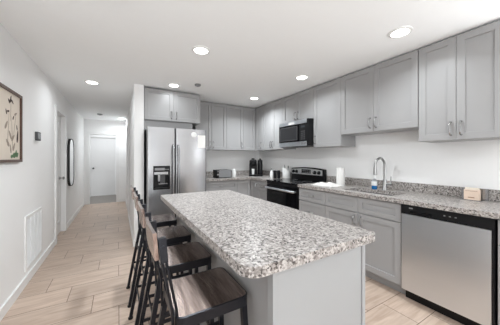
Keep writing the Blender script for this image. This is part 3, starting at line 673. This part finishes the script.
for v in pa.verts:      # rim rises towards the spout
    if v.co.z > Z+0.1:
        k = ((v.co.y-uy)-(v.co.x-ux))/0.09; v.co.z += 0.035*k
        if k > 0.8: v.co.y += 0.012; v.co.x -= 0.012
obj('pitcher', pa, 'white', r, smooth=True)
def uten(name, lab, p0, p1, hr, m):
    t = thing(name, lab, 'utensil', p0, 'utensils in the white pitcher')
    p0, p1 = Vector(p0), Vector(p1); obj('handle', tube(NB(), [p0, p1], 0.005, 8), m, t, smooth=True)
    bm = NB(); bmesh.ops.create_uvsphere(bm, u_segments=14, v_segments=8, radius=1)
    d = (p1-p0).normalized(); bm.transform(Matrix.Translation(p1+d*hr*1.3) @ d.to_track_quat('Z', 'Y').to_matrix().to_4x4() @ Matrix.Diagonal((hr, hr*0.35, hr*1.5, 1)))
    obj('head', bm, m, t, smooth=True)
uten('spoon', 'dark serving spoon leaning out of the white pitcher', (ux+0.02, uy-0.02, Z+0.0175), (ux+0.022, uy-0.026, Z+0.19), 0.016, 'black')
uten('ladle', 'pale spoon leaning left out of the white pitcher', (ux-0.02, uy+0.02, Z+0.0175), (ux-0.022, uy+0.022, Z+0.2), 0.02, 'steel')

r = thing('paper_towel_roll', 'white paper towel roll standing between the range and sink', 'paper towel', (2.66, 2.07, Z))
obj('base', lathe(NB(), [(0.07, 0), (0.07, 0.008), (0.03, 0.012), (0, 0.012)], (2.66, 2.07, Z), 28), 'white', r, smooth=True)
obj('roll', lathe(NB(), [(0.02, 0.0125), (0.055, 0.0125), (0.056, 0.02), (0.056, 0.185), (0.054, 0.19), (0.053, 0.245), (0.02, 0.245)], (2.66, 2.07, Z), 32), 'towel', r, smooth=True)
obj('post', lathe(NB(), [(0.008, 0.0125), (0.008, 0.246), (0.012, 0.248), (0, 0.25)], (2.66, 2.07, Z), 14), 'white', r, smooth=True)
# crumpled cloth: closed shell with folds
def cloth():
    bm = NB(); nx, ny = 22, 22; random.seed(3)
    def h(u, v):
        e = min(u, 1-u, v, 1-v)*6; e = min(1, e)
        return 0.006+e*(0.018+0.012*math.sin(7*u+4*v+1)+0.010*math.sin(11*v-5*u)+0.006*math.sin(19*u+13*v))
    g = {}
    for i in range(nx+1):
        for j in range(ny+1):
            u, v = i/nx, j/ny; wob = 0.015*math.sin(9*v)+0.01*math.sin(7*u)
            x = 2.36+0.22*u+wob; y = 1.98+0.36*v+0.015*math.sin(8*u)-0.08*u*v
            z = max(0.005, h(u, v)); g[i, j] = (bm.verts.new((x, y, Z+z)), bm.verts.new((x, y, Z)))
    for i in range(nx):
        for j in range(ny):
            for k in (0, 1): bm.faces.new([g[a][k] for a in ((i, j), (i+1, j), (i+1, j+1), (i, j+1))])
    ed = [(i, 0) for i in range(nx)]+[(nx, j) for j in range(ny)]+[(i, ny) for i in range(nx, 0, -1)]+[(0, j) for j in range(ny, 0, -1)]
    for a, b in zip(ed, ed[1:]+ed[:1]): bm.faces.new((g[a][0], g[b][0], g[b][1], g[a][1]))
    return bm
t = obj('dish_cloth', cloth(), 'cloth', smooth=True); t['label'] = 'crumpled white dish cloth in front of the paper towel roll'; t['category'] = 'cloth'
r = thing('dish_soap', 'clear and blue dish soap bottle beside the faucet', 'bottle', (2.70, 1.60, Z))
sx_, sy_ = 2.70, 1.615
obj('soap', lathe(NB(), [(0.028, 0), (0.031, 0.005), (0.031, 0.05), (0, 0.05)], (sx_, sy_, Z), 22), 'blue', r, smooth=True)
obj('bottle', lathe(NB(), [(0.031, 0.0505), (0.031, 0.10), (0.022, 0.118), (0.011, 0.124), (0.011, 0.13), (0, 0.13)], (sx_, sy_, Z), 22), 'glass', r, smooth=True)
obj('label', lathe(NB(), [(0.0315, 0.045), (0.0318, 0.046), (0.0318, 0.095), (0.0312, 0.096), (0.0312, 0.045)], (sx_, sy_, Z), 22, ring=True), 'white', r, smooth=True)
obj('cap', lathe(NB(), [(0.012, 0.1305), (0.012, 0.145), (0.006, 0.15), (0.005, 0.165), (0, 0.165)], (sx_, sy_, Z), 16), 'white', r, smooth=True)

# napkin holder with a printed card
r = thing('napkin_holder', 'grey metal holder against the backsplash above the dishwasher', 'holder', (2.79, 0.70, Z))
obj('plate', boxes((2.80, 2.815, 0.655, 0.838, Z, Z+0.105), (2.715, 2.7995, 0.68, 0.82, Z, Z+0.006)), 'steel', r, bevel=0.001)
r = thing('card_box', 'small beige card box with a printed line, in front of the grey holder', 'box', (2.74, 0.72, Z+0.0065))
obj('box', B(2.722, 2.775, 0.697, 0.796, Z+0.0065, Z+0.095), 'beige', r, bevel=0.003)
obj('lid', B(2.727, 2.770, 0.703, 0.790, Z+0.0955, Z+0.112), 'cream', r, bevel=0.004)
obj('print', boxes((2.7205, 2.7216, 0.725, 0.768, Z+0.024, Z+0.031), (2.7205, 2.7216, 0.705, 0.788, Z+0.083, Z+0.086)), 'tan', r)
t = obj('outlet_plate', B(2.848, 2.8555, 0.615, 0.66, Z+0.002, Z+0.098), 'mgrey', bevel=0.002) if False else None

# ------------------------------------------------------------------ left wall and hall
r = thing('framed_print', 'dark wood framed botanical print on the left wall', 'picture', (XL, 2.70, 1.58))
PY0, PY1, PZ0, PZ1 = 2.45, 2.985, 1.262, 1.892; X1 = XL+0.0005; fw = 0.024
obj('frame', boxes((X1, X1+0.026, PY0, PY0+fw, PZ0, PZ1), (X1, X1+0.026, PY1-fw, PY1, PZ0, PZ1), (X1, X1+0.026, PY0+fw, PY1-fw, PZ0, PZ0+fw), (X1, X1+0.026, PY0+fw, PY1-fw, PZ1-fw, PZ1)), 'frame', r)
pr = obj('print', B(X1, X1+0.012, PY0+fw, PY1-fw, PZ0+fw, PZ1-fw), 'cream', r)
def leafs(bm, items):
    for (y, z, ln, w, a) in items:
        n = 12; pts = []
        for k in range(n):
            t_ = 2*PI*k/n; u, v = ln*math.cos(t_)/2, w*math.sin(t_)/2*(1-0.3*math.cos(t_))
            pts.append((y+u*math.cos(a)-v*math.sin(a), z+u*math.sin(a)+v*math.cos(a)))
        prism(bm, pts, lambda p: (X1+0.0122, p[0], p[1]), lambda p: (X1+0.0132, p[0], p[1]))
    return bm
obj('flower_drawing', leafs(NB(), [(2.75, 1.80, 0.05, 0.03, 0.4), (2.715, 1.79, 0.05, 0.02, 2.4), (2.79, 1.795, 0.05, 0.02, -0.6), (2.755, 1.825, 0.04, 0.02, 1.2), (2.70, 1.70, 0.05, 0.018, 0.2), (2.66, 1.69, 0.05, 0.02, 2.0), (2.81, 1.66, 0.05, 0.018, 0.9), (2.905, 1.50, 0.12, 0.035, 1.4), (2.89, 1.58, 0.05, 0.02, 1.9)]), 'ink', pr)
obj('stem_drawing', leafs(NB(), [(2.75, 1.70, 0.16, 0.006, 1.5), (2.70, 1.55, 0.3, 0.008, 1.45), (2.78, 1.52, 0.3, 0.008, 1.65), (2.84, 1.60, 0.2, 0.007, 1.3), (2.66, 1.58, 0.09, 0.03, 0.9), (2.74, 1.50, 0.09, 0.03, 2.2), (2.80, 1.48, 0.09, 0.03, 0.7), (2.69, 1.43, 0.09, 0.03, 2.4), (2.82, 1.40, 0.09, 0.03, 1.0), (2.75, 1.38, 0.08, 0.025, 1.8), (2.86, 1.70, 0.07, 0.02, 0.4)]), 'inkg', pr)
obj('base_drawing', leafs(NB(), [(2.84, 1.325, 0.09, 0.045, 0.1), (2.90, 1.33, 0.06, 0.04, 0.6), (2.78, 1.315, 0.06, 0.03, 0.2), (2.87, 1.35, 0.05, 0.03, 1.2)]), 'inkgr', pr)

r = thing('thermostat', 'small dark thermostat on the left wall', 'thermostat', (XL, 3.5, 1.55))
bm = NB(); prism(bm, rrect(3.43, 3.565, 1.50, 1.60, 0.016, 5), lambda p: (X1+0.0075, p[0], p[1]), lambda p: (X1+0.03, p[0], p[1]))
obj('case', bm, 'dgrey', r, bevel=0.003)
obj('screen', B(X1+0.0302, X1+0.0315, 3.455, 3.54, 1.52, 1.58), 'display', r)
obj('wall_plate', B(X1, X1+0.007, 3.42, 3.575, 1.475, 1.61), 'white', r, bevel=0.002)

r = thing('return_air_grille', 'large white louvred air grille low on the left wall', 'vent', (XL, 3.42, 0.41))
gy0, gy1, gz0, gz1 = 3.13, 3.71, 0.14, 0.70
obj('frame', boxes((X1, X1+0.012, gy0, gy0+0.03, gz0, gz1), (X1, X1+0.012, gy1-0.03, gy1, gz0, gz1), (X1, X1+0.012, gy0+0.03, gy1-0.03, gz0, gz0+0.03), (X1, X1+0.012, gy0+0.03, gy1-0.03, gz1-0.03, gz1)), 'trimw', r)
bm = NB()
for k in range(26):
    z = gz0+0.038+k*0.0187; bar(bm, (X1+0.006, gy0+0.03, z), (X1+0.006, gy1-0.03, z), 0.003, 0.014, (0.5, 0, 0.85))
for k in (1, 2, 3): box(bm, X1+0.001, X1+0.011, gy0+0.03+k*0.13-0.004, gy0+0.03+k*0.13+0.004, gz0+0.03, gz1-0.03)
obj('louvres', bm, 'trimw', r)

# pill shaped mirror
M['mirror'].node_tree.nodes['Principled BSDF'].inputs['Roughness'].default_value = 0.03
r = thing('wall_mirror', 'tall rounded mirror with thin black frame on the hall wall', 'mirror', (XL, 5.62, 1.21))
my0, my1, mz0, mz1 = 5.36, 5.86, 0.755, 1.672
bm = NB(); oo = rrect(my0, my1, mz0, mz1, 0.2, 10); ii = rrect(my0+0.008, my1-0.008, mz0+0.008, mz1-0.008, 0.193, 10); n = len(oo)
V = [[bm.verts.new((x, p[0], p[1])) for p in l] for l, x in ((oo, X1), (oo, X1+0.04), (ii, X1+0.04), (ii, X1))]
for q in range(4):
    a, b = V[q], V[(q+1) % 4]
    for k in range(n): bm.faces.new((a[k], a[(k+1) % n], b[(k+1) % n], b[k]))
obj('frame', bm, 'blackm', r)
bm = NB(); prism(bm, rrect(my0+0.0085, my1-0.0085, mz0+0.0085, mz1-0.0085, 0.1925, 10), lambda p: (X1, p[0], p[1]), lambda p: (X1+0.034, p[0], p[1]))
obj('glass', bm, 'mirror', r)

# ------------------------------------------------------------------ ceiling fittings
LIGHTS = [((-0.322, 3.94), 'round recessed ceiling light at the start of the hall'), ((0.724, 2.219), 'round recessed ceiling light above the island'),
          ((0.722, 3.486), 'round recessed ceiling light in front of the refrigerator cabinet'), ((2.134, 3.508), 'round recessed ceiling light near the inner corner cabinets'),
          ((2.138, 2.273), 'round recessed ceiling light in front of the microwave'), ((2.107, 1.034), 'round recessed ceiling light in front of the sink cabinets'),
          ((0.08, 7.2), 'small round ceiling light at the far end of the hall')]
for i, ((x, y), lab) in enumerate(LIGHTS):
    r = thing('recessed_light', lab, 'ceiling light', (x, y, ZC), 'recessed ceiling lights')
    obj('trim_ring', lathe(NB(), [(0.068, -0.0005), (0.092, -0.0005), (0.09, -0.006), (0.072, -0.011), (0.068, -0.011)], (x, y, ZC), 32, ring=True), 'white', r, smooth=True)
    obj('diffuser', lathe(NB(), [(0, -0.001), (0.067, -0.001), (0.067, -0.007), (0, -0.009)], (x, y, ZC), 28), 'lamp', r, smooth=True)
    area('lamp_glow', (0, 0, -0.014), (0, 0, 0), 0.13, 0.13, LAMP_POWER*LAMP_GAIN[i], LAMP_COL, 'DISK', r, 2.5 if i in (3, 4, 5) else LAMP_SPREAD)
# unseen lamps added: one above the camera, two carrying the rows on behind it
for x, y in ((-0.322, 0.95), (0.73, -1.3), (2.13, -1.3)):
    area('lamp_glow', (x, y, ZC-0.014), (0, 0, 0), 0.13, 0.13, LAMP_POWER, LAMP_COL, 'DISK', None, LAMP_SPREAD)
area('lamp_glow', (-0.3, 8.5, ZC-0.02), (0, 0, 0), 0.2, 0.2, 11, LAMP_COL, 'DISK')  # unseen lamp without a fitting, added for the end room
def detector(x, y, rr, label, name, m, cat):
    r = thing(name, label, cat, (x, y, ZC))
    obj('housing', lathe(NB(), [(rr, -0.0005), (rr, -0.014), (rr*0.9, -0.022), (rr*0.6, -0.026), (0, -0.026)], (x, y, ZC), 28), m, r, smooth=True)
    obj('sensor_ring', lathe(NB(), [(rr*0.35, -0.0262), (rr*0.35, -0.032), (rr*0.28, -0.034), (0, -0.034)], (x, y, ZC), 20), 'mgrey', r, smooth=True)
detector(-0.385, 6.7, 0.06, 'small smoke detector on the hall ceiling', 'smoke_detector', 'mgrey', 'smoke detector')
detector(1.02, 3.28, 0.045, 'small grey round sprinkler cover on the kitchen ceiling', 'sprinkler_cover', 'mgrey', 'sprinkler')
